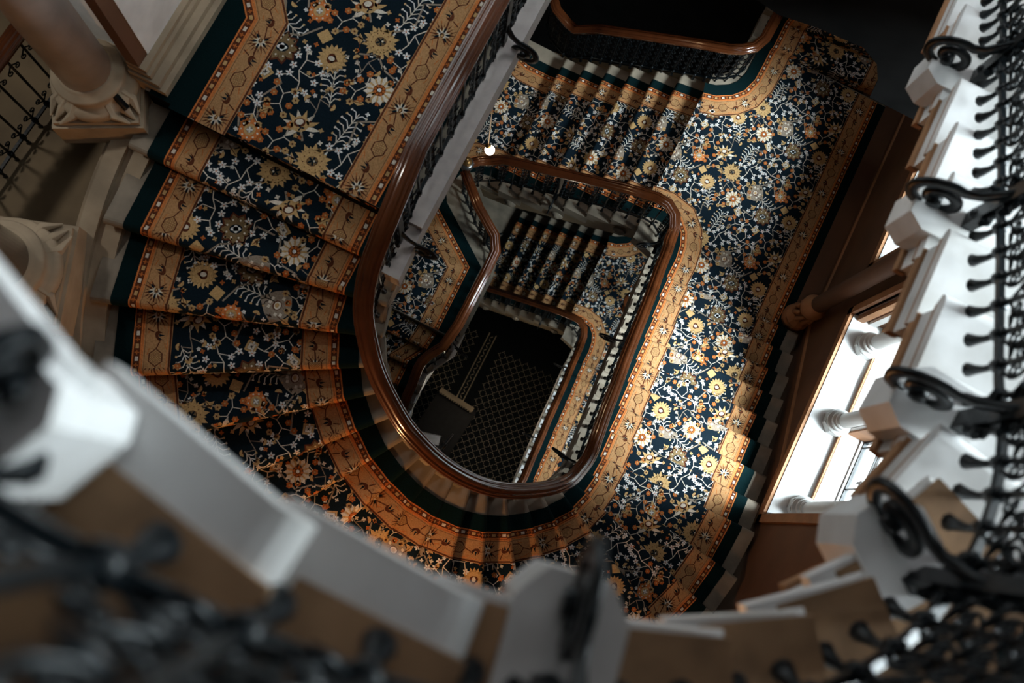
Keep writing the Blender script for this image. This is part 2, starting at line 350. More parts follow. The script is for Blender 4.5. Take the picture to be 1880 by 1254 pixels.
def border(mb, pa, a, b, wd, ph):
    """gold band on patch pa; centreline a->b in pattern coordinates, ph = running length"""
    fill(mb, pa, 'gold'); L = math.hypot(b[0] - a[0], b[1] - a[1]); ang = math.atan2(b[1] - a[1], b[0] - a[0]); c, s = math.cos(ang), math.sin(ang)
    def loc(x, y): return (a[0] + x * c - y * s, a[1] + x * s + y * c)
    for y, w2, col in ((wd / 2 - .010, .013, 'brown'), (-wd / 2 + .006, .008, 'orange'), (wd / 2 - .028, .004, 'orange'), (-wd / 2 + .02, .003, 'brown')):
        stamp(mb, pa, [(line(loc(-.1, y), loc(L + .1, y), w2), col, 1)])
    k = math.floor(ph / .15) - 1
    while k * .15 < ph + L + .1:
        x = k * .15 - ph + .05
        if -.1 < x < L + .1:
            m = [([(a * 1.42, b * 1.30) for a, b in q], c_, l_) for q, c_, l_ in BSEQ[k % 4]()]; y = (.016, -.012)[(k // 2) % 2] if k % 2 else -.004
            stamp(mb, pa, place(m, *loc(x, y), ang + (PI if k % 4 == 3 else 0) + .4 * (k % 2)))
            stamp(mb, pa, [(line(loc(x + .04, y), loc(x + .12, -y), .008), 'brown', 1), (line(loc(x + .05, y + .035), loc(x + .09, y + .05), .005), 'rust', 1), (line(loc(x - .06, -.05), loc(x - .02, -.062), .005), 'rust', 1)])
        k += 1
def guard(mb, pa, a, b, wd, ph):
    fill(mb, pa, 'brown'); L = math.hypot(b[0] - a[0], b[1] - a[1]); ang = math.atan2(b[1] - a[1], b[0] - a[0]); c, s = math.cos(ang), math.sin(ang)
    def loc(x, y): return (a[0] + x * c - y * s, a[1] + x * s + y * c)
    for y in (wd / 2 - .006, -wd / 2 + .005): stamp(mb, pa, [(line(loc(-.1, y), loc(L + .1, y), .011), 'orange', 1)])
    k = math.floor(ph / .045) - 1
    while k * .045 < ph + L + .05:
        x = k * .045 - ph
        if -.03 < x < L + .03:
            if k % 2: stamp(mb, pa, [(line(loc(x - .009, 0), loc(x + .009, 0), .022), 'tan' if k % 4 == 1 else 'cream', 1)])
            else: stamp(mb, pa, [(line(loc(x - .012, 0), loc(x + .012, 0), .008), 'rust', 1), (line(loc(x, -.014), loc(x, .014), .008), 'rust', 1)])
        k += 1

# ------------------------------------------------------------ stair geometry
R = 0.19                                         # rise
INNER = [(-1.24, 1.56), (-1.23, 1.27), (-1.22, 1.02), (-1.17, .79), (-1.07, .59), (-.95, .42), (-.79, .27), (-.61, .14), (-.41, .05), (-.20, -.01), (.02, -.03), (.24, -.01),
         (.45, .05), (.65, .15), (.83, .28), (.99, .43), (1.12, .61), (1.18, .80), (1.21, 1.0), (1.22, 1.22), (1.21, 1.52), (1.21, 1.83), (1.20, 2.14), (1.20, 2.44), (1.20, 2.75), (1.20, 3.05), (1.19, 3.36), (1.19, 3.67)]
ANG = [-177.7, -178.0, -169.4, -159.9, -150.7, -140.6, -130.9, -121.5, -112.0, -100.5, -89.5, -78.0, -67.0, -56.0, -46.3, -36.5, -26.5, -16.6, -8.5, .8, 1.1, 1.4, 1.9, 2.4, 2.6, 3.0, 3.2, 3.6]
WID = 1.42
class Nose:
    """one nosing line: origin on the inner guard edge, direction outward"""
    def __init__(s, p, ang, z, wid=WID, bend=0.0): s.bend = bend; s.p = Vector(p); a = math.radians(ang); s.d = Vector((math.cos(a), math.sin(a))); s.z = z; s.wid = wid
    def at(s, t): return s.p + s.d * t
# stations across a tread, measured outward from the inner guard edge
ST_EDGE, ST_DARK = -0.30, -0.14
def stations(wid): return [ST_EDGE, ST_DARK, 0, .065, .265, wid - .265, wid - .065, wid, wid + .12, wid + .26]
def tread(stone, edge, fld, bord, n0, n1, k, ph, marg=None, seed=0, stone_m='stone', lip=False):
    """tread between back nosing n0 and front nosing n1 at height n1.z"""
    z = n1.z; st0 = stations(n0.wid); st1 = stations(n1.wid); st0[0] -= n0.bend; st1[0] -= n1.bend; body = marg.body if marg else R + .04
    if marg: st0 = marg(st0); st1 = marg(st1)
    out = 0.0
    A = [n0.at(t) for t in st0]; B = [n1.at(t) for t in st1]
    fw = Vector((n1.d.y, -n1.d.x));  mid = (A[2] + A[7]) / 2 - (B[2] + B[7]) / 2
    if fw.dot(mid) > 0: fw = -fw
    ctr = (A[0] + A[-1] + B[0] + B[-1]) / 4; back = 0.06
    bd = Vector((n0.d.y, -n0.d.x)); bd = bd if bd.dot(ctr - n0.p) < 0 else -bd
    rn = .042; NL = 4
    # stone step body (nosing rounded) as one profile swept between the ends
    def ringpts(e):   # e = 0 inner end, -1 outer end
        a3, b3 = A[e] + bd * back, B[e]
        pts = [(a3.x, a3.y, z - .012)]
        for i in range(NL + 1):
            t = PI / 2 * i / NL; o = b3 - fw * rn + fw * (rn * math.sin(t)); pts.append((o.x, o.y, z - .012 - rn + rn * math.cos(t)))
        o = b3 - fw * .03; pts.append((o.x, o.y, z - .012 - .065)); pts.append((o.x, o.y, z - body)); o = a3; pts.append((o.x, o.y, z - body)); return pts
    r0, r1 = ringpts(0), ringpts(-1); n = len(r0)
    if lip: stone = MB()
    for i in range(n): stone.poly([r0[i], r1[i], r1[(i + 1) % n], r0[(i + 1) % n]], stone_m)
    stone.poly(r0[::-1], stone_m); stone.poly(r1, stone_m)
    if marg:
        ins = marg.inset(k); a_, b_ = n0.at(st0[0] + ins) + bd * back, n1.at(st1[0] + ins) - fw * .03; c_, d_ = n1.at(st1[-1]) - fw * .03, n0.at(st0[-1]) + bd * back
        stone.prism([(p.x, p.y) for p in (a_, b_, c_, d_)], z - .21, z - .06, stone_m)
        e0, e1 = Vector((-n0.d.x, -n0.d.y)) * .014, Vector((-n1.d.x, -n1.d.y)) * .014
        for h0, h1 in ((-.082, -.060), (-.240, -.195)): stone.prism([(p.x, p.y) for p in (a_ + e0, b_ + e1, b_ - e1 * 2, a_ - e0 * 2)], z + h0, z + h1, 'framestone')
    # carpet bands
    ex = Vector((n1.d.x, n1.d.y, 0)); ey = Vector((fw.x, fw.y, 0)); o = Vector((n1.p.x, n1.p.y, z))
    def pc(p): q = Vector((p.x, p.y, 0)) - Vector((n1.p.x, n1.p.y, 0)); return (q.dot(ex), q.dot(ey))
    rng = random.Random(seed * 100 + k); ox, oy = rng.random() * TX, rng.random() * TY
    kinds = [None, 'teal', 'guard', 'border', 'field', 'border', 'guard', 'teal', None]
    for i, kd in enumerate(kinds):
        if not kd: continue
        a0, a1, b0, b1 = A[i] + bd * back, A[i + 1] + bd * back, B[i] - fw * rn, B[i + 1] - fw * rn
        quad = [pc(b0), pc(b1), pc(a1), pc(a0)]
        if n0.z is not None and abs(area2(quad)) < 1e-4: continue
        s0, s1 = pc(B[i])[0], pc(B[i + 1])[0]; pats = [(Patch(quad, o, ex, ey), 0)]; sg = 1 if ex.cross(ey).z > 0 else -1
        up = Vector((0, 0, 1)); arc = rn * PI / 2 / NL; t0 = -rn
        for j in range(NL):
            tm0, tm1 = PI / 2 * j / NL, PI / 2 * (j + 1) / NL
            p0 = o + ey * (-rn + rn * math.sin(tm0)) + up * (-rn + rn * math.cos(tm0)); p1 = o + ey * (-rn + rn * math.sin(tm1)) + up * (-rn + rn * math.cos(tm1))
            dv = (p1 - p0).normalized(); ln = (p1 - p0).length
            pats.append((Patch([(s0, t0), (s1, t0), (s1, t0 + ln), (s0, t0 + ln)], p0 - dv * t0, ex, dv, sg), 1)); t0 += ln
        pp = o + ey * 0 + up * (-rn); dv = Vector((0, 0, -1)); ln = .03
        pats.append((Patch([(s0, t0), (s1, t0), (s1, t0 + ln), (s0, t0 + ln)], pp - dv * t0, ex, dv, sg), 1)); t0 += ln
        pp = o - ey * .018 + up * (-rn - .03)
        pats.append((Patch([(s0, t0), (s1, t0), (s1, t0 + R - .05), (s0, t0 + R - .05)], pp - dv * t0, ex, dv, sg), 1))
        if lip: pats = pats[1:]
        for pa, kk in pats:
            if kd == 'teal': fill(edge[0 if i == 1 else 1], pa, 'teal')
            elif kd == 'field': field(fld, pa, ox, oy)
            else:
                ca = ((pc(A[i])[0] + pc(A[i + 1])[0]) / 2, (pc(A[i])[1] + pc(A[i + 1])[1]) / 2); cb = ((s0 + s1) / 2, 0)
                if kk: ca, cb = ((s0 + s1) / 2, -.1), ((s0 + s1) / 2, .3)
                if i in (5, 6): ca, cb = ca, cb
                flip = i in (3, 2)
                wdd = abs(s1 - s0); fn = border if kd == 'border' else guard; phx = ph + (k * .31 if kk == 0 else k * .31)
                # field side of the band carries the brown line: run the centreline so that it lies on the left
                left = (cb[1] - ca[1]) < 0
                if (i in (2, 3)) == (not left) and False: pass
                A_, B_ = (ca, cb) if ((i in (3, 2)) == left) else (cb, ca)
                fn(bord, pa, A_, B_, wdd, phx)
    return ctr
PANEL = {}
def scroll(cx, cz, r, a0, turns, n=16, grow=.25, sx=1):
    out = []
    for i in range(n + 1):
        t = i / n; rr = r * (1 - (1 - grow) * t); a = a0 + turns * 2 * PI * t; out.append((cx + sx * rr * math.cos(a), 0, cz + rr * math.sin(a)))
    return out
def iron_meshes():
    # dense scrollwork baluster
    m = MB(); HGT = .86
    m.tube([(0, 0, -.02), (0, 0, HGT)], .0085, n=6)
    m.tube([(0, 0, .085), (0, 0, .125)], .020, n=8); m.tube([(0, 0, .78), (0, 0, .80)], .016, n=8)
    m.tube([(0, 0, .09), (0, 0, .03), (0, .008, -.01), (0, .016, -.035)], [.009, .010, .015, .022], n=8)
    for s in (1, -1):
        pts = [(s * (.038 + .017 * math.sin(i * 1.05)), .006 * math.cos(i * 1.05), .17 + i * .0225) for i in range(28)]; m.tube(catmull(pts, 2), .0058, n=5)
        for z0 in (.20, .33, .46, .59, .72):
            m.tube(scroll(s * .030, z0, .027, PI * (.5 if s > 0 else .5), 1.2 * s, 12, .3), .0052, n=5)
            m.tube([(s * .01, 0, z0 - .05), (s * .035, .012, z0 - .035), (s * .055, .020, z0 - .015)], [.004, .009, .003], n=5)
    PANEL['scroll'] = m
    # slender bar with a pair of small volutes
    m = MB(); m.tube([(0, 0, -.02), (0, 0, HGT)], .0095, n=6)
    m.tube([(0, 0, .085), (0, 0, .125)], .021, n=8)
    m.tube([(0, 0, .09), (0, 0, .03), (0, .008, -.01), (0, .016, -.035)], [.009, .010, .015, .022], n=8)
    for s in (1, -1):
        m.tube([(0, 0, .16)] + scroll(s * .034, .22, .026, -PI / 2 - (0.0 if s > 0 else 0), 1.15 * s, 12, .25), .0055, n=5)
        m.tube([(0, 0, .74)] + scroll(s * .034, .68, .026, PI / 2, -1.15 * s, 12, .25), .0055, n=5)
    PANEL['bar'] = m
    # heavy standard with a lower volute bracket
    m = MB(); m.box(-.03, .03, -.02, .02, -.05, HGT, 'iron')
    for s in (1, -1):
        for z0 in (.18, .30, .42, .54, .66, .78): m.tube(scroll(s * .045, z0, .030, PI / 2, 1.3 * s, 12, .25), .008, n=6); m.tube([(s * .02, 0, z0 - .06), (s * .07, .02, z0)], [.008, .014], n=5)
    PANEL['standard'] = m
    m = MB(); pts = []
    for i in range(34):
        t = i / 33; rr = .115 * (1 - .80 * t); a = PI * .62 - 2 * PI * 1.55 * t; pts.append((0, .15 + rr * math.cos(a), .02 + rr * math.sin(a)))
    m.sweep([(0, -.02, .32), (0, .02, .24), (0, .06, .16)] + pts, [(-.020, -.007), (.020, -.007), (.020, .007), (-.020, .007)], 'iron', up=(1, 0, 0))
    m.tube([(-.02, pts[-1][1], pts[-1][2]), (.02, pts[-1][1], pts[-1][2])], .026, n=10)
    PANEL['volute'] = m
iron_meshes(); PM = {}
def panel(kind, parent, loc, rz, name):
    if kind not in PM:
        o = PANEL[kind].build(name, None, smooth=(kind != 'standard')); PM[kind] = o.data; o.parent = parent
    else:
        o = bpy.data.objects.new(name, PM[kind]); C.objects.link(o); o.parent = parent
    o.location = Vector(loc) - Vector(parent.location); o.rotation_euler = (0, 0, rz); return o
RAILP = [(-.056, -.030), (-.046, -.040), (.046, -.040), (.056, -.030), (.052, -.012), (.062, -.006), (.063, .008), (.056, .016), (.049, .013), (.045, .024), (.034, .030), (.028, .025), (.020, .037), (0, .043), (-.020, .037), (-.028, .025), (-.034, .030), (-.045, .024), (-.049, .013), (-.056, .016), (-.063, .008), (-.062, -.006), (-.052, -.012)]
def resample(pts, step):
    P = [Vector(p) for p in pts]; L = [0]
    for a, b in zip(P, P[1:]): L.append(L[-1] + (Vector((b.x - a.x, b.y - a.y, 0))).length)
    n = max(1, round(L[-1] / step)); out = []
    for i in range(n + 1):
        d = L[-1] * i / n; j = 0
        while j < len(L) - 2 and L[j + 1] < d: j += 1
        f = (d - L[j]) / max(1e-9, L[j + 1] - L[j]); p = P[j].lerp(P[j + 1], f); t = P[j + 1] - P[j]; out.append((p, math.atan2(t.y, t.x)))
    return out
def balustrade(name, label, path, step=.15, hgt=.90, every=9, pat='sb', group=None, well=-1, rail=True, skip=lambda p: False, railp=RAILP, railname='handrail', off=0.0):
    """path: 3D polyline at tread height; well = side (+1 left / -1 right) the volutes look to"""
    t = thing(name, label, 'balustrade', path[0], group)
    P3 = [Vector(p) for p in path]; b = t.location
    if rail:
        m = MB(); m.sweep([p + Vector((0, 0, hgt + off)) - b for p in P3], railp, 'wood'); m.build(railname, t, smooth=True)
    m = MB(); m.sweep([p + Vector((0, 0, .105)) - b for p in P3], [(-.011, -.009), (.011, -.009), (.011, .009), (-.011, .009)], 'iron'); m.build('bottom_bar', t)
    m = MB(); m.sweep([p + Vector((0, 0, hgt - .055)) - b for p in P3], [(-.014, -.006), (.014, -.006), (.014, .006), (-.014, .006)], 'iron'); m.build('top_bar', t)
    i = 0
    for p, a in resample(P3, step):
        if not skip(p):
            if every and i % every == every // 2:
                sd_ = panel('standard', t, p, a, 'standard'); v_ = panel('volute', t, p, 0, 'volute_bracket'); v_.parent = sd_; v_.location = (0, 0, 0); v_.rotation_euler = (0, 0, PI if well > 0 else 0)
            else: panel('scroll' if pat[i % len(pat)] == 's' else 'bar', t, p, a, 'baluster')
        i += 1
    return t

def stair_stone_parts(parent_label, nz, marg=None, seed=0, stone_m='stone', group=None, nm='staircase', klist=None):
    st = thing(nm, parent_label, 'staircase', (nz[0].p.x, nz[0].p.y, nz[-1].z - R))
    ed, fl, bo = [MB(), MB()], MB(), MB()
    for k in range(1, len(nz)):
        if klist and k not in klist: continue
        m = MB(); tread(m, ed, fl, bo, nz[k - 1], nz[k], k, 0, marg, seed, stone_m); put(st, m.build('tread'))
    return st, ed, fl, bo

# ------------------------------------------------------------ landings
def offs(path, d):
    """offset polyline to its left by d"""
    P = [Vector(p) for p in path]; out = []
    for i, p in enumerate(P):
        a = (P[i] - P[i - 1]).normalized() if i else None; b = (P[i + 1] - P[i]).normalized() if i < len(P) - 1 else None
        a = a or b; b = b or a; n = Vector((-a.y, a.x)) + Vector((-b.y, b.x)); n.normalize(); k = 1 / max(.4, n.dot(Vector((-a.y, a.x))))
        out.append(p + n * d * k)
    return out
def flat(reg, z): return Patch([tuple(p) for p in reg], (0, 0, z), (1, 0, 0), (0, 1, 0))
def strip(path, d0, d1, z, kind, mb, ph=0.0, left_is_field=True):
    A, B = offs(path, d0), offs(path, d1); L = ph
    for i in range(len(path) - 1):
        q = [A[i], A[i + 1], B[i + 1], B[i]]; pa = flat(q, z); c0, c1 = (A[i] + B[i]) / 2, (A[i + 1] + B[i + 1]) / 2; ln = (c1 - c0).length
        if kind == 'teal': fill(mb, pa, 'teal')
        elif kind == 'guard': guard(mb, pa, tuple(c0), tuple(c1), abs(d1 - d0), L)
        else: border(mb, pa, tuple(c0), tuple(c1), abs(d1 - d0), L)
        L += ln
    return L
def edging(path, z, mb_edge, mb_bord, teal=.14, ph=0.0, side=0):
    """path = outer line of the checked guard, the field lies to its left"""
    strip(path, -teal, 0, z, 'teal', mb_edge[side]); strip(path, 0, .065, z + .003, 'guard', mb_bord, ph); strip(path, .065, .265, z + .003, 'border', mb_bord, ph)
def fields(regs, z, mb, ox=0, oy=0):
    for r in regs: field(mb, flat(r, z), ox, oy)
def slab(mb, regs, z, th=.22, m='stone', side=None):
    for r in regs: mb.prism([tuple(p) for p in r], z - th, z - .012, m, side)

def lip(n, step, ed, fl, bo, k):
    """carpet folding over the edge of a landing"""
    tread(MB(), ed, fl, bo, Nose(n.p + Vector(step), math.degrees(math.atan2(n.d.y, n.d.x)), n.z, n.wid), n, k, 0, None, 21, 'stone', True)
def right_landing(z, stn, ed, fl, bo):
    # south corner, from the flight round to the east flank (field on the left)
    S = [(.60, 4.42), (.82, 4.45), (1.0, 4.41), (1.11, 4.30), (1.17, 4.15), (1.195, 3.97), (1.19, 3.67)][::-1]
    N = [(.60, 6.06), (.76, 6.10), (.94, 6.21), (1.05, 6.34), (1.11, 6.54), (1.12, 6.80), (1.12, 7.00)]
    N = N[::-1][::-1]
    # field lies to the right of S reversed -> orient so that it is on the left
    Sd = S[::-1]                       # west -> east -> south : field on the left (north/east side)
    edging(Sd, z, ed, bo); edging(N[::-1], z, ed, bo, ph=.4, side=1)
    E_ = [(2.62, 3.72), (2.62, 7.0)]; edging(E_, z, ed, bo, side=1)
    sy = [(.60, 4.52), (.85, 4.58), (1.06, 4.53), (1.20, 4.40), (1.27, 4.22), (1.31, 3.97), (1.32, 3.70)]
    ny = [(.60, 5.95), (.86, 6.0), (1.06, 6.10), (1.20, 6.30), (1.27, 6.6), (1.31, 6.8), (1.32, 7.0)]
    def at(c, x):
        for a, b in zip(c, c[1:]):
            if a[0] <= x <= b[0]: return a[1] + (b[1] - a[1]) * (x - a[0]) / max(1e-6, b[0] - a[0])
        return c[-1][1]
    xs = [.60, .75, .90, 1.05, 1.15, 1.22, 1.27, 1.30, 1.32]
    regs = [[(a, at(sy, a)), (b, at(sy, b)), (b, at(ny, b)), (a, at(ny, a))] for a, b in zip(xs, xs[1:])] + [[(1.32, 3.70), (2.45, 3.72), (2.45, 7.0), (1.32, 7.0)]]
    fields(regs, z, fl, .15, .1)
    lip(Nose((.60, 4.42), 90, z, 1.64), (.2, 0), ed, fl, bo, 70)
    m = MB(); slab(m, [[(.612, 4.12), (1.55, 4.12), (1.55, 6.36), (.612, 6.36)], [(.62, 3.98), (.90, 3.90), (1.55, 3.98), (1.55, 4.12), (.62, 4.12)], [(.90, 3.62), (2.94, 3.62), (2.94, 4.2), (.90, 4.2)], [(1.5, 4.1), (2.94, 4.1), (2.94, 7.02), (1.5, 7.02)],
                       [(.62, 6.36), (1.5, 6.36), (1.5, 6.50), (.80, 6.50), (.72, 6.42)], [(.80, 6.48), (1.5, 6.48), (1.5, 7.02), (.84, 7.02)]], z); put(stn, m.build('landing'))
def flight(nz_x, z0, ed, fl, bo, stn, seed):
    """seven risers going west from the right landing to the left landing"""
    prev = Nose((.60, 4.43), 90.5, z0, 1.63)
    for i in range(1, 7):
        nn = Nose((nz_x[i], 4.43 - i * .004), 90.4, z0 - R * i, 1.60 - i * .01)
        m = MB(); tread(m, ed, fl, bo, prev, nn, 40 + i, 0, None, seed); put(stn, m.build('tread')); prev = nn
FX = [.60, .27, -.03, -.325, -.62, -.92, -1.215]
def left_landing(z, stn, ed, fl, bo, y0=2.10):
    G = [(-1.05, y0), (-1.07, 3.04), (-1.85, 3.60), (-1.94, 3.76), (-1.95, 4.0), (-1.87, 4.22), (-1.66, 4.38), (-1.40, 4.43), (-1.19, 4.42)]
    edging(G, z, ed, bo)               # field to the west = left when heading north
    N = [(-1.19, 5.97), (-1.32, 5.95), (-1.65, 5.95), (-1.85, 6.02), (-2.0, 6.15), (-2.15, 6.40)]; edging(N, z, ed, bo, side=1)
    W = [(-2.46, 7.0), (-2.46, y0)]; edging(W, z, ed, bo, side=1)
    regs = [[(-2.40, y0), (-1.20, y0), (-1.20, 2.95), (-2.40, 2.95)], [(-2.40, 2.95), (-1.22, 2.95), (-2.0, 3.55), (-2.40, 3.55)], [(-2.4, 3.55), (-2.03, 3.55), (-2.05, 4.1), (-2.40, 4.1)], [(-2.4, 4.1), (-2.05, 4.1), (-1.9, 4.4), (-2.4, 4.4)],
            [(-2.4, 4.4), (-1.9, 4.4), (-1.5, 4.56), (-1.19, 4.56), (-1.19, 5.83), (-2.4, 5.83)], [(-2.4, 5.83), (-1.9, 5.83), (-2.3, 6.4), (-2.4, 6.4)]]
    fields(regs, z, fl, .3, .35); lip(Nose((-1.05, y0), 180, z, 1.41), (0, .2), ed, fl, bo, 71)
    m = MB(); slab(m, [[(-2.9, y0 - .01), (-.74, y0 - .01), (-.74, 3.10), (-2.9, 3.10)], [(-2.9, 3.1), (-.74, 3.1), (-.80, 3.30), (-1.55, 3.83), (-2.9, 3.83)], [(-2.9, 3.83), (-1.55, 3.83), (-1.60, 4.02), (-1.46, 4.13), (-1.16, 4.13), (-1.16, 6.30), (-2.9, 6.30)]], z); put(stn, m.build('landing'))

# ------------------------------------------------------------ principal storey: gallery landing, winders, right landing, flight
ZA = zd(6.3)
def noses(zA, extra=0):
    nz = []
    if extra: nz = [Nose((-1.05 - .03 * i, 2.10 - .27 * i), -178, zA - R * i) for i in range(extra)]
    return nz + [Nose(p, a, zA - R * (k + extra), bend=.11 * max(0, math.sin(PI * min(1, max(0, (k - 2.5) / 15.5))))) for k, (p, a) in enumerate(zip(INNER, ANG))]
def run_storey(nz, seed, lab):
    nz = nz + [Nose((1.19, 3.74), 3.6, nz[-1].z - R)]
    st = thing('staircase', lab[0], 'staircase', (nz[0].p.x, nz[0].p.y, nz[-1].z - R))
    ed, fl, bo = [MB(), MB()], MB(), MB()
    for k in range(1, len(nz) - 1):
        m = MB(); tread(m, ed, fl, bo, nz[k - 1], nz[k], k, 0, None, seed); put(st, m.build('tread'))
    return st, ed, fl, bo
def carpet(lab, ed, fl, bo, loc):
    c = thing('stair_carpet', lab, 'carpet', loc); put(c, ed[0].build('plain_edge')); put(c, ed[1].build('plain_edge')); put(c, fl.build('flowered_field')); put(c, bo.build('gold_border')); return c

n1 = noses(ZA); ZR = zd(11.62); ZB = zd(12.95)
st1, ed, fl, bo = run_storey(n1, 1, ['sandstone staircase winding from the top left landing round to the right landing'])
right_landing(ZR, st1, ed, fl, bo); flight(FX, ZR, ed, fl, bo, st1, 3); left_landing(ZB, st1, ed, fl, bo)
# two steps rising north off the right landing
for i in (1, 2):
    y = 6.95 + .32 * (i - 1)
    m = MB(); a, b = Nose((1.12, y + .34), 2, ZR + R * i, 1.45), Nose((1.12, y), 4, ZR + R * i, 1.45)
    tread(m, ed, fl, bo, a, b, 60 + i, 0, None, 5); put(st1, m.build('tread'))
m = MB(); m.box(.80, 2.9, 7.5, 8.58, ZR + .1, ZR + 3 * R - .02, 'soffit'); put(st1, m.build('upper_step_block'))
# top left landing
e2, f2, b2 = ed, fl, bo
fill(ed[1], flat([(-2.88, 1.55), (-2.5, 1.55), (-2.5, 2.6), (-2.88, 2.6)], ZA - .003), 'teal')
GI = [(-1.24, 1.56), (-1.24, 7.0)]; edging(GI, ZA, ed, bo)
GO = [(-2.88, 2.56), (-2.68, 2.41), (-2.59, 2.30), (-2.58, 1.52)]; edging(GO, ZA, ed, bo, side=1)
fields([[(-2.45, 1.55), (-1.38, 1.55), (-1.38, 2.34), (-2.45, 2.34)], [(-2.45, 2.34), (-1.38, 2.34), (-1.38, 3.3), (-2.88, 3.3), (-2.88, 2.70)], [(-2.88, 3.3), (-1.38, 3.3), (-1.38, 7), (-2.88, 7)]], ZA, fl, .42, .2)
lip(Nose((-1.24, 1.56), 180, ZA, 1.34), (0, .2), ed, fl, bo, 72)
m = MB(); slab(m, [[(-2.92, 1.56), (-.98, 1.56), (-.98, 2.3), (-2.92, 2.3)], [(-2.92, 2.3), (-.98, 2.3), (-.98, 7.0), (-2.92, 7.0)]], ZA, .35, 'stone', 'soffit'); put(st1, m.build('landing'))
carpet('flowered navy and gold carpet on the middle storey stairs and landings', ed, fl, bo, (-1.24, 1.56, ZB))

m = MB(); m.box(-1.03, -.905, 1.56, 7.0, zd(6.52), zd(6.27), 'curb'); m.prism([(-1.03, 1.56), (-.905, 1.56), (-.885, 1.20), (-1.01, 1.20)][::-1], zd(6.52), zd(6.33), 'curb'); put(st1, m.build('curb', bevel=.01))
# soffit and moulded string under the winders, seen from the well
def string(nz, e, zoff, h, th, m='stone', parent=None, name='string'):
    mb = MB(); P = [n.at(e - n.bend) for n in nz]; z = [n.z for n in nz]
    path = [(p.x, p.y, q + zoff) for p, q in zip(P, z)]
    mb.sweep(path, [(-th / 2, -h), (th / 2, -h), (th / 2, -.02), (th / 2 - .02, 0), (-th / 2 + .02, 0), (-th / 2, -.02)], m)
    o = mb.build(name); 
    if parent: put(parent, o)
    return o
string(n1, -.24, -.10, .30, .12, 'stone', st1)
def under(nz, parent, z=-.32):
    mb = MB()
    for a, b in zip(nz, nz[1:]):
        A = [a.at(-.24 - a.bend), a.at(a.wid + .3)]; B = [b.at(-.24 - b.bend), b.at(b.wid + .3)]
        mb.poly([(A[0].x, A[0].y, a.z + z), (A[1].x, A[1].y, a.z + z), (B[1].x, B[1].y, b.z + z), (B[0].x, B[0].y, b.z + z)], 'soffit')
    put(parent, mb.build('soffit'))
under(n1, st1)
# flight string with carved bosses
def flight_string(z0, parent):
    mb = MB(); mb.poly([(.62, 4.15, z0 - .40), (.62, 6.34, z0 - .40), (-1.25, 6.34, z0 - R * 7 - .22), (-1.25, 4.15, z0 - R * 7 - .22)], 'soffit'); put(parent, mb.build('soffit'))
    for y in (4.175, 6.33):
        mb = MB()
        path = [(.75, y, z0 - .18), (.60, y, z0 - .20), (-1.215, y, z0 - R * 6 - .30), (-1.45, y, z0 - R * 7 - .16)]
        mb.sweep(path, [(-.05, -.26), (.03, -.26), (.05, -.22), (.03, -.17), (.05, -.05), (.05, 0), (-.05, 0)], 'brownstone')
        put(parent, mb.build('string'))
    for x in (-1.0, -.35, .45):
        f = (.60 - x) / 1.815; b = MB(); b.lathe([(.07, 0), (.085, .01), (.08, .03), (.05, .035), (.045, .05), (.02, .055)], n=20)
        o = b.build('boss', smooth=True); o.rotation_euler = (PI / 2, 0, 0); o.location = (x, 4.125, z0 - .34 - f * (R * 6 + .10)); put(parent, o)
flight_string(ZR, st1)

# ------------------------------------------------------------ balustrades of the principal storey
def wellpath(nz, t=-.235, smooth=True):
    P = [(n.at(t - n.bend).x, n.at(t - n.bend).y, n.z) for n in nz]; return catmull(P, 3)
PA = [(-1.02, 5.2, ZA), (-1.02, 3.4, ZA), (-1.02, 2.4, ZA), (-1.02, 1.75, ZA)]
path1 = PA + [tuple(p) for p in wellpath(n1[1:])]
end1 = [(.955, 3.80, ZR), (.94, 3.98, ZR), (.88, 4.12, ZR), (.76, 4.20, ZR), (.62, 4.22, ZR - .02)]
fl1 = [(x, 4.235 - .003 * i, ZR - R * (i) - .04) for i, x in enumerate(FX)][1:] + [(-1.36, 4.19, ZB), (-1.50, 4.11, ZB), (-1.60, 4.01, ZB)]
B1 = balustrade('balustrade', 'long mahogany railed iron balustrade curving round the well down to the newel knob', path1 + end1 + fl1, well=-1, every=10)
B2p = [(-1.61, 3.90, ZB), (-1.24, 3.56, ZB), (-.90, 3.33, ZB), (-.80, 3.16, ZB), (-.79, 2.9, ZB), (-.79, 2.12, ZB)]
n2 = noses(ZB, 2)
B2 = balustrade('balustrade', 'lower mahogany railed iron balustrade starting at the newel knob and framing the tiled hall floor', B2p + [tuple(p) for p in wellpath(n2[1:])] + [(x, y, z - (ZR - zd(18.65))) for x, y, z in end1 + fl1], well=-1, every=10)
nr = [(-1.66, 6.72, ZB), (-1.68, 6.55, ZB), (-1.55, 6.40, ZB), (-1.33, 6.30, ZB), (-1.21, 6.27, ZB)] + [(x, 6.25, ZR - R * i - .04) for i, x in list(enumerate(FX))[::-1][1:]] + [(.74, 6.30, ZR), (.86, 6.40, ZR), (.92, 6.55, ZR), (.93, 6.80, ZR), (.93, 7.2, ZR + .1)]
B3 = balustrade('balustrade', 'mahogany railed iron balustrade behind the short flight at the top of the photo', nr, well=1, every=0, pat='ss', step=.13)
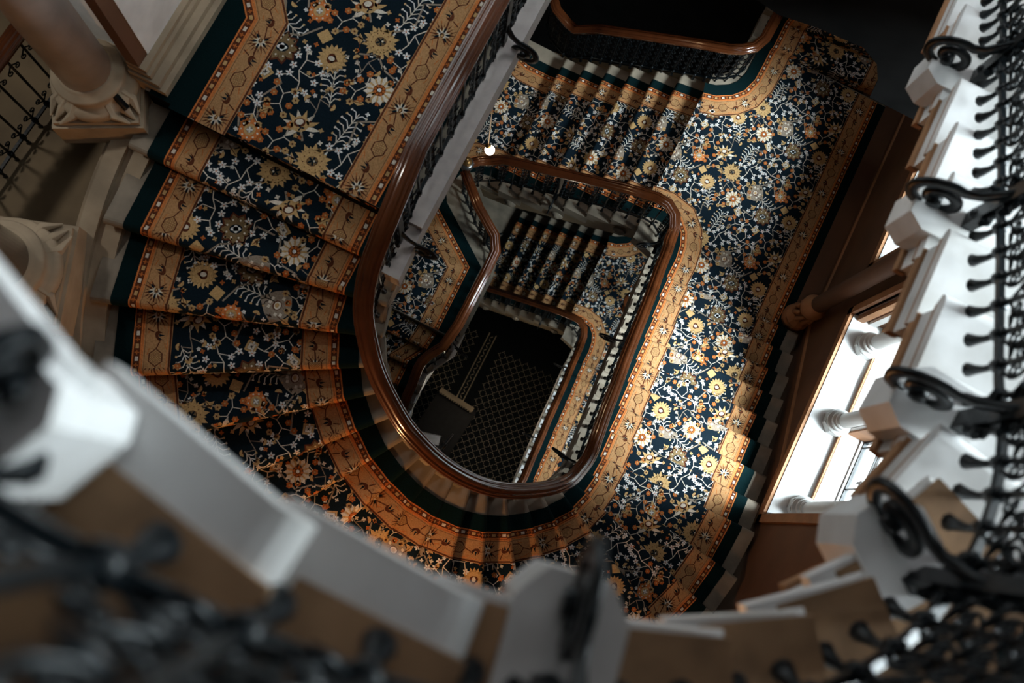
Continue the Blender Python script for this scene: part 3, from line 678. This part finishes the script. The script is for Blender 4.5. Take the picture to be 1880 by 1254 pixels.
# newel with brass knob
nw = thing('newel_post', 'small iron newel post with brass knob and steel collar where two handrails meet', 'newel post', (-1.62, 3.98, ZB))
m = MB(); m.lathe([(.035, 0), (.035, .82), (.05, .84), (.05, .88)], m='iron', n=14); m.build('shaft', nw, smooth=True)
m = MB(); m.lathe([(.075, .86), (.078, .90), (.085, .93), (.085, .97), (.07, .985), (.055, .99)], m='steel', n=20); m.build('collar', nw, smooth=True)
m = MB(); m.lathe([(.035, .99), (.055, 1.01), (.062, 1.035), (.055, 1.06), (.03, 1.075), (.022, 1.085), (.026, 1.10), (.018, 1.12), (.005, 1.13)], m='brass', n=18); m.build('knob', nw, smooth=True)

# ------------------------------------------------------------ lower storey
st2, ed, fl, bo = run_storey(n2, 7, ['lower stone staircase seen through the well below the newel knob, beside the tiled floor'])
Z2 = zd(18.65); right_landing(Z2, st2, ed, fl, bo); flight(FX, Z2, ed, fl, bo, st2, 9)
m = MB(); m.box(-2.9, -1.16, 4.13, 6.3, zd(20.2), zd(19.98)); put(st2, m.build('landing'))
carpet('flowered navy and gold carpet on the lower stairs seen through the well', ed, fl, bo, (-1.05, 2.1, zd(19.98)))
string(n2, -.24, -.10, .30, .12, 'marble', st2); under(n2, st2); flight_string(Z2, st2)

# ------------------------------------------------------------ upper storey (out of focus in front)
def upper_nose(k):
    z = zd(1.10 + R * (k - 10.5)); GX, GY = 1.56, 1.53
    if k <= 19:
        a = -PI + (k - 2) / 17 * PI; return Nose((GX * math.cos(a), 1.0 + GY * math.sin(a)), math.degrees(a), z, 1.12)
    return Nose((GX, 1.0 + (k - 19) * .30), 0, z, 1.12)
n3 = [upper_nose(k) for k in range(7, 28)]
def marg(st): s = list(st); s[0] = -.46; s[1] = -.06; return s
marg.body = .065
def inset(k): k += 7; return .09 if k < 13 else max(.015, .09 - (k - 13) * .015)
marg.inset = inset
st3 = thing('staircase', 'blurred pale marble staircase nearest the camera, along the bottom and right edges', 'staircase', (0, -.4, zd(4.6)))
ed, fl, bo = [MB(), MB()], MB(), MB()
for k in range(1, len(n3)):
    m = MB(); tread(m, ed, fl, bo, n3[k - 1], n3[k], k, 0, marg, 11, 'marble'); put(st3, m.build('tread'))
carpet('blurred flowered carpet on the nearest stairs behind the ironwork at lower right', ed, fl, bo, (1.5, 1.0, zd(4.6)))
under(n3, st3, -.24)
P3 = catmull([(n.at(-.36).x, n.at(-.36).y, n.z) for n in n3], 3)
B4 = balustrade('balustrade', 'blurred black wrought iron balustrade in the foreground along the bottom and right edges', [tuple(p) for p in P3], well=-1, every=0, step=.112, pat='ssb')
for kk, sc in ((8.86, .42), (11.6, .8), (15.7, .9), (18.4, 1), (21.4, 1), (24.4, 1)):
    i = int(kk) - 7; f = kk - int(kk); a, b = n3[i], n3[i + 1]; p = a.at(-.36).lerp(b.at(-.36), f); z = b.z; ang = math.atan2((a.d + b.d).y, (a.d + b.d).x) + PI / 2
    sd_ = panel('standard', B4, (p.x, p.y, z), ang, 'standard'); v_ = panel('volute', B4, (p.x, p.y, z + .05), ang, 'volute_bracket'); v_.parent = sd_; v_.location = (0, 0, .05); v_.rotation_euler = (0, 0, 0); v_.scale = (1, sc, sc)
    m = MB(); out = (-math.sin(ang), math.cos(ang)); ux = (math.cos(ang), math.sin(ang))
    m.prism([(p.x + ux[0] * x * sc + out[0] * y * sc, p.y + ux[1] * x * sc + out[1] * y * sc) for x, y in ((-.10, -.05), (.10, -.05), (.10, .14), (.055, .20), (-.055, .20), (-.10, .14))], z - .20, z + .012, 'marble')
    put(st3, m.build('corbel', bevel=.006))
for a, b in zip(n3[0:10], n3[1:11]):      # brown plates paint warm light onto the treads behind the marble margin
    m = MB(); e_ = -.39 if b.z > zd(1.25) else -.45; m.prism([tuple(p) for p in (a.at(e_), b.at(e_), b.at(-.06), a.at(-.06))], b.z - .02, b.z - .006, 'warm_light_tint'); put(st3, m.build('inset'))

# ------------------------------------------------------------ the setting
def structure(mb, name, **k):
    o = mb.build(name, **k); o['kind'] = 'structure'; return o
# hall floor with its tile pattern
m = MB(); m.box(-7, 8, -5, 12, -.2, 0, 'tiledark')
def tiles(mb, x0, x1, y0, y1, p=.19):
    nx, ny = int((x1 - x0) / p), int((y1 - y0) / p)
    for i in range(nx):
        for j in range(ny):
            cx, cy = x0 + (i + .5) * p, y0 + (j + .5) * p
            for k in range(8):
                a = k * PI / 4 + PI / 8
                if k in (0, 3, 4, 7, 1, 2, 5, 6): mb.poly([(x, y, .002) for x, y in ell(cx + .068 * math.cos(a), cy + .068 * math.sin(a), .008, .021, a, 7)], 'tiletan')
            for k in range(4):
                a = k * PI / 2; mb.poly([(x, y, .0026) for x, y in ell(cx + .092 * math.cos(a), cy + .092 * math.sin(a), .020, .008, a, 7)], 'tiletan')
tiles(m, -.36, 1.36, .2, 3.95); tiles(m, -1.70, -.84, .9, 4.1)
for x in (-.74, -.58):
    m.box(x - .012, x + .012, .2, 4.05, 0, .003, 'tiletan')
for j in range(48): m.poly([(x, y, .003) for x, y in ell(-.66, .3 + j * .078, .042, .012, .8 if j % 2 else -.8, 7)], 'tiletan')
structure(m, 'floor')

# east window wall (x = 2.95) with two window groups per storey
def win_wall(name, zb, zt, ops, x=2.95, y0=.30, y1=9.0, th=.66):
    m = MB(); ys = [y0] + [v for o in ops for v in o[:2]] + [y1]
    for i in range(0, len(ys), 2): m.box(x, x + th, ys[i], ys[i + 1], zb, zt, 'wallbrown')
    for a, b, s, t in ops: m.box(x, x + th, a, b, zb, s, 'wallbrown'); m.box(x, x + th, a, b, t, zt, 'wallbrown')
    return structure(m, name)
S1 = zd(10.0); T1 = zd(7.3)
win_wall('wall_east', zd(13.4), zd(5.2), [(1.45, 3.76, S1 - .12, T1), (4.38, 5.93, S1 - .12, T1)])
S0 = zd(3.0); T0 = zd(.2)
win_wall('wall_east', zd(5.2), zd(-2.5), [(1.2, 5.2, S0 - .1, T0)], 3.02)
S2 = zd(17.0); T2 = zd(14.4)
win_wall('wall_east', 0, zd(13.4), [(1.3, 5.3, S2 - .1, T2)])
glass = bpy.data.materials.new('window glass'); glass.use_nodes = True; nt = glass.node_tree; nt.nodes.remove(nt.nodes['Principled BSDF'])
tr = nt.nodes.new('ShaderNodeBsdfTransparent'); gl = nt.nodes.new('ShaderNodeBsdfGlossy'); gl.inputs['Roughness'].default_value = .08; mx = nt.nodes.new('ShaderNodeMixShader'); mx.inputs[0].default_value = .07
nz_ = nt.nodes.new('ShaderNodeTexNoise'); nz_.inputs['Scale'].default_value = 5; rr = nt.nodes.new('ShaderNodeValToRGB'); rr.color_ramp.elements[0].color = (.82, .86, .86, 1); rr.color_ramp.elements[1].color = (1, 1, 1, 1)
nt.links.new(nz_.outputs[0], rr.inputs[0]); nt.links.new(rr.outputs[0], tr.inputs[0])
nt.links.new(tr.outputs[0], mx.inputs[1]); nt.links.new(gl.outputs[0], mx.inputs[2]); nt.links.new(mx.outputs[0], nt.nodes['Material Output'].inputs[0])
M['glass'] = glass
def window(num, ya, yb, s, t, cols, x=2.95):
    w_ = bpy.data.objects.new('window_%d' % num, None); C.objects.link(w_); w_.location = (x, ya, s); w_['kind'] = 'structure'
    m = MB(); m.box(x, x + .34, ya, yb, s - .12, s, 'sillstone'); m.prism([(x + .34, ya), (x + .36, ya), (x + .36, yb), (x + .34, yb)], s - .12, s + .055, 'framestone')
    m.box(x + .36, x + .56, ya, yb, s - .12, s + .06, 'shaft'); m.box(x + .56, x + .62, ya, yb, s - .12, s + .085, 'sillstone'); put(w_, m.build('sill'))
    m = MB(); f = .085       # moulded surround standing proud of the wall
    for a0, a1, z0, z1 in ((ya - f, yb + f, s - .13, s - .012), (ya - f, ya, s - .13, t), (yb, yb + f, s - .13, t), (ya - f, yb + f, t, t + f)):
        m.box(x - .035, x + .03, a0, a1, z0, z1, 'framestone')
    for yy, d in ((ya, 1), (yb, -1)):
        for k, (dx, w1) in enumerate(((.05, .05), (.18, .035), (.33, .05), (.46, .03))): m.box(x + dx, x + dx + .07, min(yy, yy + d * w1), max(yy, yy + d * w1), s, t, 'sillstone' if k % 2 else 'framestone')
    put(w_, m.build('window_frame', bevel=.006))
    e = [ya] + cols + [yb]
    for c in cols:
        m = MB(); m.box(x + .40, x + .62, c - .055, c + .055, s, t, 'framestone'); m.box(x + .36, x + .40, c - .035, c + .035, s, t, 'sillstone'); put(w_, m.build('mullion', bevel=.01))
    for a, b in zip(e, e[1:]):
        a2, b2 = a + .075, b - .075; m = MB(); X = x + .60
        m.box(X - .012, X + .03, a2 - .03, a2, s + .06, t, 'iron'); m.box(X - .012, X + .03, b2, b2 + .03, s + .06, t, 'iron'); m.box(X - .012, X + .03, a2, b2, s + .06, s + .10, 'iron')
        for z in (s + .50, s + .56, s + 1.25, s + 2.0): m.box(X - .008, X + .012, a2, b2, z, z + .022, 'iron')
        mid = (a2 + b2) / 2
        for y_ in (a2 + .05, mid, b2 - .05): m.box(X - .006, X + .008, y_ - .007, y_ + .007, s + .10, t, 'iron')
        for z in (s + .50, s + 1.25): m.tube([(X, mid + .06 * math.cos(q), z - .02 + .07 * math.sin(q)) for q in [i * PI / 6 for i in range(13)]], .007, n=5)
        m.box(X - .06, X - .03, mid - .2, mid + .05, s + .52, s + .545, 'iron'); m.box(X - .05, X - .035, mid + .03, mid + .05, s + .42, s + .54, 'iron')
        put(w_, m.build('lead_bars')); m = MB(); m.box(X, X + .004, a2, b2, s + .10, t, 'glass'); put(w_, m.build('pane'))
    return w_
window(1, 1.45, 3.76, S1, T1, [2.62]); window(2, 4.38, 5.93, S1, T1, [5.2])
window(3, 1.2, 5.2, S0, T0, [2.2, 3.2, 4.2], 3.02); window(4, 1.3, 5.3, S2, T2, [2.3, 3.3, 4.3])
def colonnette(label, x, y, z0, z1, r=.075, m_='sillstone', group=None):
    t = thing('colonnette', label, 'column', (x, y, z0), group)
    m = MB(); q = r * 1.75; m.prism([(math.cos(a) * q * 1.08, math.sin(a) * q * 1.08) for a in [PI / 8 + i * PI / 4 for i in range(8)]], 0, .10, m_); m.build('plinth', t, bevel=.006)
    m = MB(); m.lathe([(q, .10), (q * 1.02, .12), (q, .14), (r * 1.3, .15), (r * 1.25, .17), (r * 1.45, .18), (r * 1.5, .20), (r * 1.4, .22), (r * 1.15, .225), (r * 1.12, .24), (r * 1.25, .25), (r * 1.2, .265), (r, .28)], m=m_, n=28); m.build('base', t, smooth=True)
    m = MB(); m.lathe([(r, .28), (r * .96, z1 - z0 - .25)], m=m_, n=28); m.build('shaft', t, smooth=True)
    m = MB(); m.lathe([(r, z1 - z0 - .25), (r * 1.2, z1 - z0 - .22), (r * 1.1, z1 - z0 - .18), (r * 1.8, z1 - z0 - .05), (r * 1.8, z1 - z0)], m=m_, n=28); m.build('capital', t, smooth=True)
    return t
colonnette('white stone colonnette on the window sill, nearest the brown wall pier', 3.20, 3.50, S1, T1)
colonnette('white stone colonnette at the middle of the window sill', 3.22, 2.62, S1, T1)
colonnette('white stone colonnette at the lower end of the window sill', 3.24, 1.66, S1, T1)
colonnette('dark colonnette on the sill of the narrow upper right window', 3.22, 5.2, S1, T1, m_='framestone')
# engaged shaft with turned and carved foot at the landing corner
t = thing('wall_shaft', 'tall brown wall shaft with carved bulbous foot beside the right landing', 'column', (2.78, 3.97, ZR))
m = MB(); m.lathe([(.10, .02), (.165, .03), (.17, .10), (.15, .16), (.16, .20), (.13, .26), (.10, .30)], m='framestone', n=12); m.build('bulb', t)
m = MB()
for i in range(9):
    a = i * 2 * PI / 9; m.tube([(.09 * math.cos(a), .09 * math.sin(a), .30), (.13 * math.cos(a), .13 * math.sin(a), .38), (.11 * math.cos(a + .3), .11 * math.sin(a + .3), .48), (.13 * math.cos(a + .3), .13 * math.sin(a + .3), .56)], [.02, .03, .028, .012], 'framestone', 6)
m.lathe([(.09, .28), (.09, .60)], m='framestone', n=12); m.build('carved_leaves', t, smooth=True)
m = MB(); m.lathe([(.11, .58), (.145, .62), (.15, .68), (.13, .74), (.10, .78), (.095, .84)], m='framestone', n=24); m.build('ring', t, smooth=True)
m = MB(); m.lathe([(.095, .82), (.092, 6.0)], m='wallbrown', n=24); m.build('shaft', t, smooth=True)
m = MB(); m.box(2.735, 2.95, 3.75, 9.0, ZR - .05, ZR + .015, 'wallbrown'); structure(m, 'baseboard_east')
# dado rail on the east wall, level above the landing and raking with the steps
m = MB(); pr = [(-.012, -.025), (.014, -.025), (.014, -.008), (.006, 0), (.014, .012), (-.012, .025)]
m.sweep([(2.945, 8.0, zd(11.42)), (2.945, 3.95, zd(11.42)), (2.945, 3.72, zd(11.30)), (2.945, 2.05, zd(10.22)), (2.945, 1.36, zd(10.2))], pr, 'framestone'); structure(m, 'trim_1')
# north spandrel closing the view past the landing
def xz(pts): return [(x, 5.95, zd(d)) for x, d in pts]
m = MB(); out = [(3.0, 9.85), (2.12, 9.85), (2.05, 9.5), (1.92, 9.25), (1.70, 9.10), (1.2, 9.15), (.80, 9.25), (.40, 9.15), (.40, 4.9), (3.0, 4.9)]
f0 = [(x, 5.95, zd(d)) for x, d in out]; f1 = [(x, 6.25, zd(d)) for x, d in out]
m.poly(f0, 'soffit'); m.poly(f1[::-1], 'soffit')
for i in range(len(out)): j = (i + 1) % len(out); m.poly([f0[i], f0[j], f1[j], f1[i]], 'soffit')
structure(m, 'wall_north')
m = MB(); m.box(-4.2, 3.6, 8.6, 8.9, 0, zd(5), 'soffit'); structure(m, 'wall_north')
# curved south wall behind the winders
def curved_wall(name, z0, z1, r, cy, a0, a1, mt):
    m = MB(); n = 40; pts = [(r * math.cos(a0 + (a1 - a0) * i / n), cy + r * math.sin(a0 + (a1 - a0) * i / n)) for i in range(n + 1)]; q = [(x * 1.06, (y - cy) * 1.06 + cy) for x, y in pts]
    for i in range(n):
        m.prism([pts[i], pts[i + 1], q[i + 1], q[i]], z0, z1, mt)
    return structure(m, name)
curved_wall('wall_south', 0, zd(-2.5), 3.02, 1.0, math.radians(-140), math.radians(-2), 'wallbrown')
# upper floor slab by the windows and roof
m = MB(); m.box(-4.6, 4.0, -2.6, 7.5, zd(-5.2), zd(-5.4), 'plaster'); structure(m, 'ceiling')
m = MB(); m.box(.95, 3.0, 3.70, 5.9, zd(4.75), zd(4.52), 'marble', 'soffit'); o = m.build('landing'); put(st3, o)

# ------------------------------------------------------------ west side: pier, gallery and columns
m = MB()
for x1, z in ((-2.76, zd(6.24)), (-2.80, zd(6.19)), (-2.855, zd(6.14)), (-2.88, zd(6.10))): m.box(-3.02, x1, 1.58 + (x1 + 2.76) * -.3, 7.0, zd(6.4), z, 'sand')
structure(m, 'baseboard_west')
m = MB(); m.box(-3.6, -2.92, 1.72, 7.0, zd(6.4), zd(2.0), 'plaster', 'plaster'); structure(m, 'wall_west')
t = thing('pier', 'narrow pier edge coloured dark for its unlit face, beside the pale panel', 'pier', (-3.06, 1.66, zd(6.3)))
m = MB(); m.box(.04, .135, -.04, .06, -.2, 4.2, 'wallbrown'); m.box(.03, .16, -.05, .06, -.2, .10, 'framestone'); m.box(.035, .148, -.045, .06, .10, .17, 'framestone'); m.build('shaft', t)  # dark brown paints in the shade on the wall's south face
# parapet band following the outer ends of the steps
m = MB(); arc = [(2.80, 3.12)] ; a0, a1 = math.radians(172), math.radians(222); n = 26; pts = []
top = []
for i in range(n + 1):
    a = a0 + (a1 - a0) * i / n; z = zd(6.52 + .85 * i / n); top.append((a, z))
for (a, z), (b, y) in zip(top, top[1:]):
    for r0, r1, dz in ((2.80, 2.95, -.03), (2.95, 3.07, .02), (3.07, 3.11, -.03)):
        P = [(r0 * math.cos(a), 1.1 + r0 * math.sin(a)), (r1 * math.cos(a), 1.1 + r1 * math.sin(a)), (r1 * math.cos(b), 1.1 + r1 * math.sin(b)), (r0 * math.cos(b), 1.1 + r0 * math.sin(b))]
        m.prism(P, [z - .7, z - .7, y - .7, y - .7], [z + dz, z + dz, y + dz, y + dz], 'sand')
structure(m, 'trim_2')
m = MB(); m.box(-7.5, -2.95, -2.2, 2.4, zd(7.5), zd(7.2), 'brownstone'); structure(m, 'floor')
def big_column(label, x, y, z, r, h, ms, rot=.0):
    t = thing('column', label, 'column', (x, y, z), rz=rot)
    m = MB(); q = r * 1.75; m.box(-q, q, -q, q, -.30, -.04, 'sand'); m.box(-q * .93, q * .93, -q * .93, q * .93, -.04, 0, 'sand')
    for sx in (1, -1):
        for sy in (1, -1):
            for k in (-.3, 0, .3):
                a = math.atan2(sy, sx) + k; m.tube([(r * 1.2 * math.cos(a), r * 1.2 * math.sin(a), .10), (r * 1.65 * math.cos(a), r * 1.65 * math.sin(a), .05), (r * 2.15 * math.cos(a - k * .6), r * 2.15 * math.sin(a - k * .6), .01)], [.03, .035, .008], 'sand', 6)
    m.build('plinth', t, bevel=.01)
    m = MB(); m.lathe([(r * 1.62, 0), (r * 1.68, .04), (r * 1.62, .085), (r * 1.45, .10), (r * 1.34, .11), (r * 1.30, .14), (r * 1.36, .16), (r * 1.40, .18), (r * 1.34, .205), (r * 1.16, .215), (r * 1.10, .235), (r * 1.02, .25)], m='sand', n=44); m.build('base', t, smooth=True)
    m = MB(); m.lathe([(r, .24), (r * .97, h)], m=ms, n=44); m.build('shaft', t, smooth=True); return t
big_column('grey marble column with leafy base at the top left corner', -3.22, 1.46, zd(6.35), .165, 4.5, 'shaft', .5)
big_column('speckled polished granite column with ringed base at the left edge', -3.17, .16, zd(6.60), .20, 4.5, 'granite', .35)
gal = balustrade('balustrade', 'dark iron gallery railing between the two columns at the left edge', [(-3.86, .30, zd(7.18)), (-3.84, .9, zd(7.18)), (-3.80, 1.62, zd(7.18))], every=0, pat='b', step=.145)
m = MB(); m.tube([(-2.92, 1.38, zd(6.25)), (-3.4, 1.55, zd(6.1)), (-4.1, 1.85, zd(6.0))], .022, 'iron', 10); t = thing('handrail', 'thin dark metal rail running from the column foot to the top left corner', 'handrail', (-2.92, 1.38, zd(6.25))); o = m.build('bar', smooth=True); put(t, o)

# ------------------------------------------------------------ lamps and small things
glow = bpy.data.materials.new('lit opal glass'); glow.use_nodes = True; b_ = glow.node_tree.nodes['Principled BSDF']; b_.inputs['Base Color'].default_value = (1, .96, .88, 1); b_.inputs['Emission Color'].default_value = (1, .93, .80, 1); b_.inputs['Emission Strength'].default_value = 6
M['glow'] = glow
def globe_lamp(label, loc, r, arm):
    t = thing('globe_lamp', label, 'lamp', loc)
    m = MB(); m.lathe([(r * .30, r * .95), (r * .66, r * .75), (r * .93, r * .37), (r, 0), (r * .93, -r * .37), (r * .66, -r * .75), (r * .25, -r * .97)][::-1], m='glow', n=24); m.build('globe', t, smooth=True)
    m = MB(); cx_ = (-r * .55, r * .30, 0); m.lathe([(r * .55, r * .78), (r * .60, r * .95), (r * .35, r * 1.2), (r * .28, r * 1.6), (r * .12, r * 1.7)], cx_, 'brass', 16); m.build('cap', t, smooth=True)
    m = MB(); m.tube([(-r * .55, r * .3, r * 1.6), (arm[0] * .3, arm[1] * .3, r * 1.6 + arm[2] * .6), arm], r * .12, 'brass', 8); m.build('arm', t, smooth=True)
    return t
globe_lamp('small glowing globe lamp with brass cap above the carpet near the newel knob', (-1.16, 3.42, zd(9.6)), .052, (-.02, -.30, 2.6))
globe_lamp('wall lamp with warm glass globe on the curved wall behind the blurred stair', (.05, -1.72, zd(7.4)), .09, (0, -.28, .1))
globe_lamp('wall lamp with warm glass globe beside the left landing', (-2.45, 5.0, zd(9.6)), .07, (-.4, 0, .1))
# hall furniture
t = thing('cabinet', 'black carved cabinet with pale dentil crest on the tiled hall floor', 'cabinet', (-.72, 1.55, 0), rz=-.10)
m = MB(); m.box(-.42, .42, -.62, .70, .10, .95, 'darkwood'); m.box(-.46, .46, -.66, .74, .95, 1.0, 'darkwood'); m.build('body', t, bevel=.012)
m = MB()
for sx in (-.38, .38):
    for sy in (-.56, .62): m.lathe([(.03, 0), (.045, .04), (.03, .10)], (sx, sy, 0), 'darkwood', 12)
m.build('feet', t)
m = MB(); m.box(-.40, .36, .66, .72, 1.0, 1.28, 'darkwood'); m.box(-.42, .38, .64, .74, 1.28, 1.31, 'sand')
for i in range(14): m.box(-.40 + i * .056, -.372 + i * .056, .62, .64, 1.24, 1.29, 'sand')
m.build('crest', t)
m = MB()
for i in range(3): m.box(-.38 + .26 * i, -.16 + .26 * i, -.632, -.622, .2, .85, 'darkwood')
m.build('door_panels', t)
t = thing('glint_tray', 'silver dish added to stand in for white glints on the black cabinet', 'glint_tray', (-.80, 1.30, 1.0), rz=.25)
m = MB(); m.box(-.20, .20, -.10, .10, .002, .012, 'steel'); m.build('plate', t)  # dish added to give the cabinet top its white glints
m = MB()
for i in range(12): m.tube([(-.20 + i * .036, .10, .01), (-.185 + i * .036, .10, .045), (-.17 + i * .036, .10, .01)], .004, 'china', 5)
m.tube([(-.2, .1, .045), (.2, .1, .045)], .004, 'china', 5); m.build('gallery', t)
# table with plate and cup on the lower right landing
t = thing('side_table', 'small round side table below the short flight at the lower right landing', 'table', (1.52, 5.05, Z2))
m = MB(); m.lathe([(.20, .62), (.22, .64), (.20, .66)], m='wood', n=28); m.build('tabletop', t, smooth=True); m = MB(); m.lathe([(.14, 0), (.13, .03), (.03, .06), (.025, .62)], m='wood', n=16); m.build('pedestal', t, smooth=True)
t = thing('plate', 'white plate on the small side table', 'plate', (1.56, 5.05, Z2 + .66)); m = MB(); m.lathe([(.05, 0), (.10, .012), (.11, .018), (.09, .012)], m='china', n=24); m.build('dish', t, smooth=True)
t = thing('cup', 'white cup standing beside the plate on the side table', 'cup', (1.40, 5.10, Z2 + .66)); m = MB(); m.lathe([(.025, 0), (.038, .05), (.040, .07), (.036, .068), (.03, .01)], m='china', n=18); m.build('bowl', t, smooth=True)
m = MB(); m.tube([(.036, 0, .055), (.06, 0, .05), (.058, 0, .025), (.034, 0, .02)], .005, 'china', 6); m.build('handle', t, smooth=True)
# courtyard outside the windows
m = MB(); m.box(3.62, 8, -1, 8, zd(11.6), zd(11.4), 'sillstone'); structure(m, 'floor')
area('courtyard_daylight', (5.4, 3.0, zd(8.8)), (0.0, 0, -1), 2.5, 6.0, 700, (0.95, 0.98, 1.0))
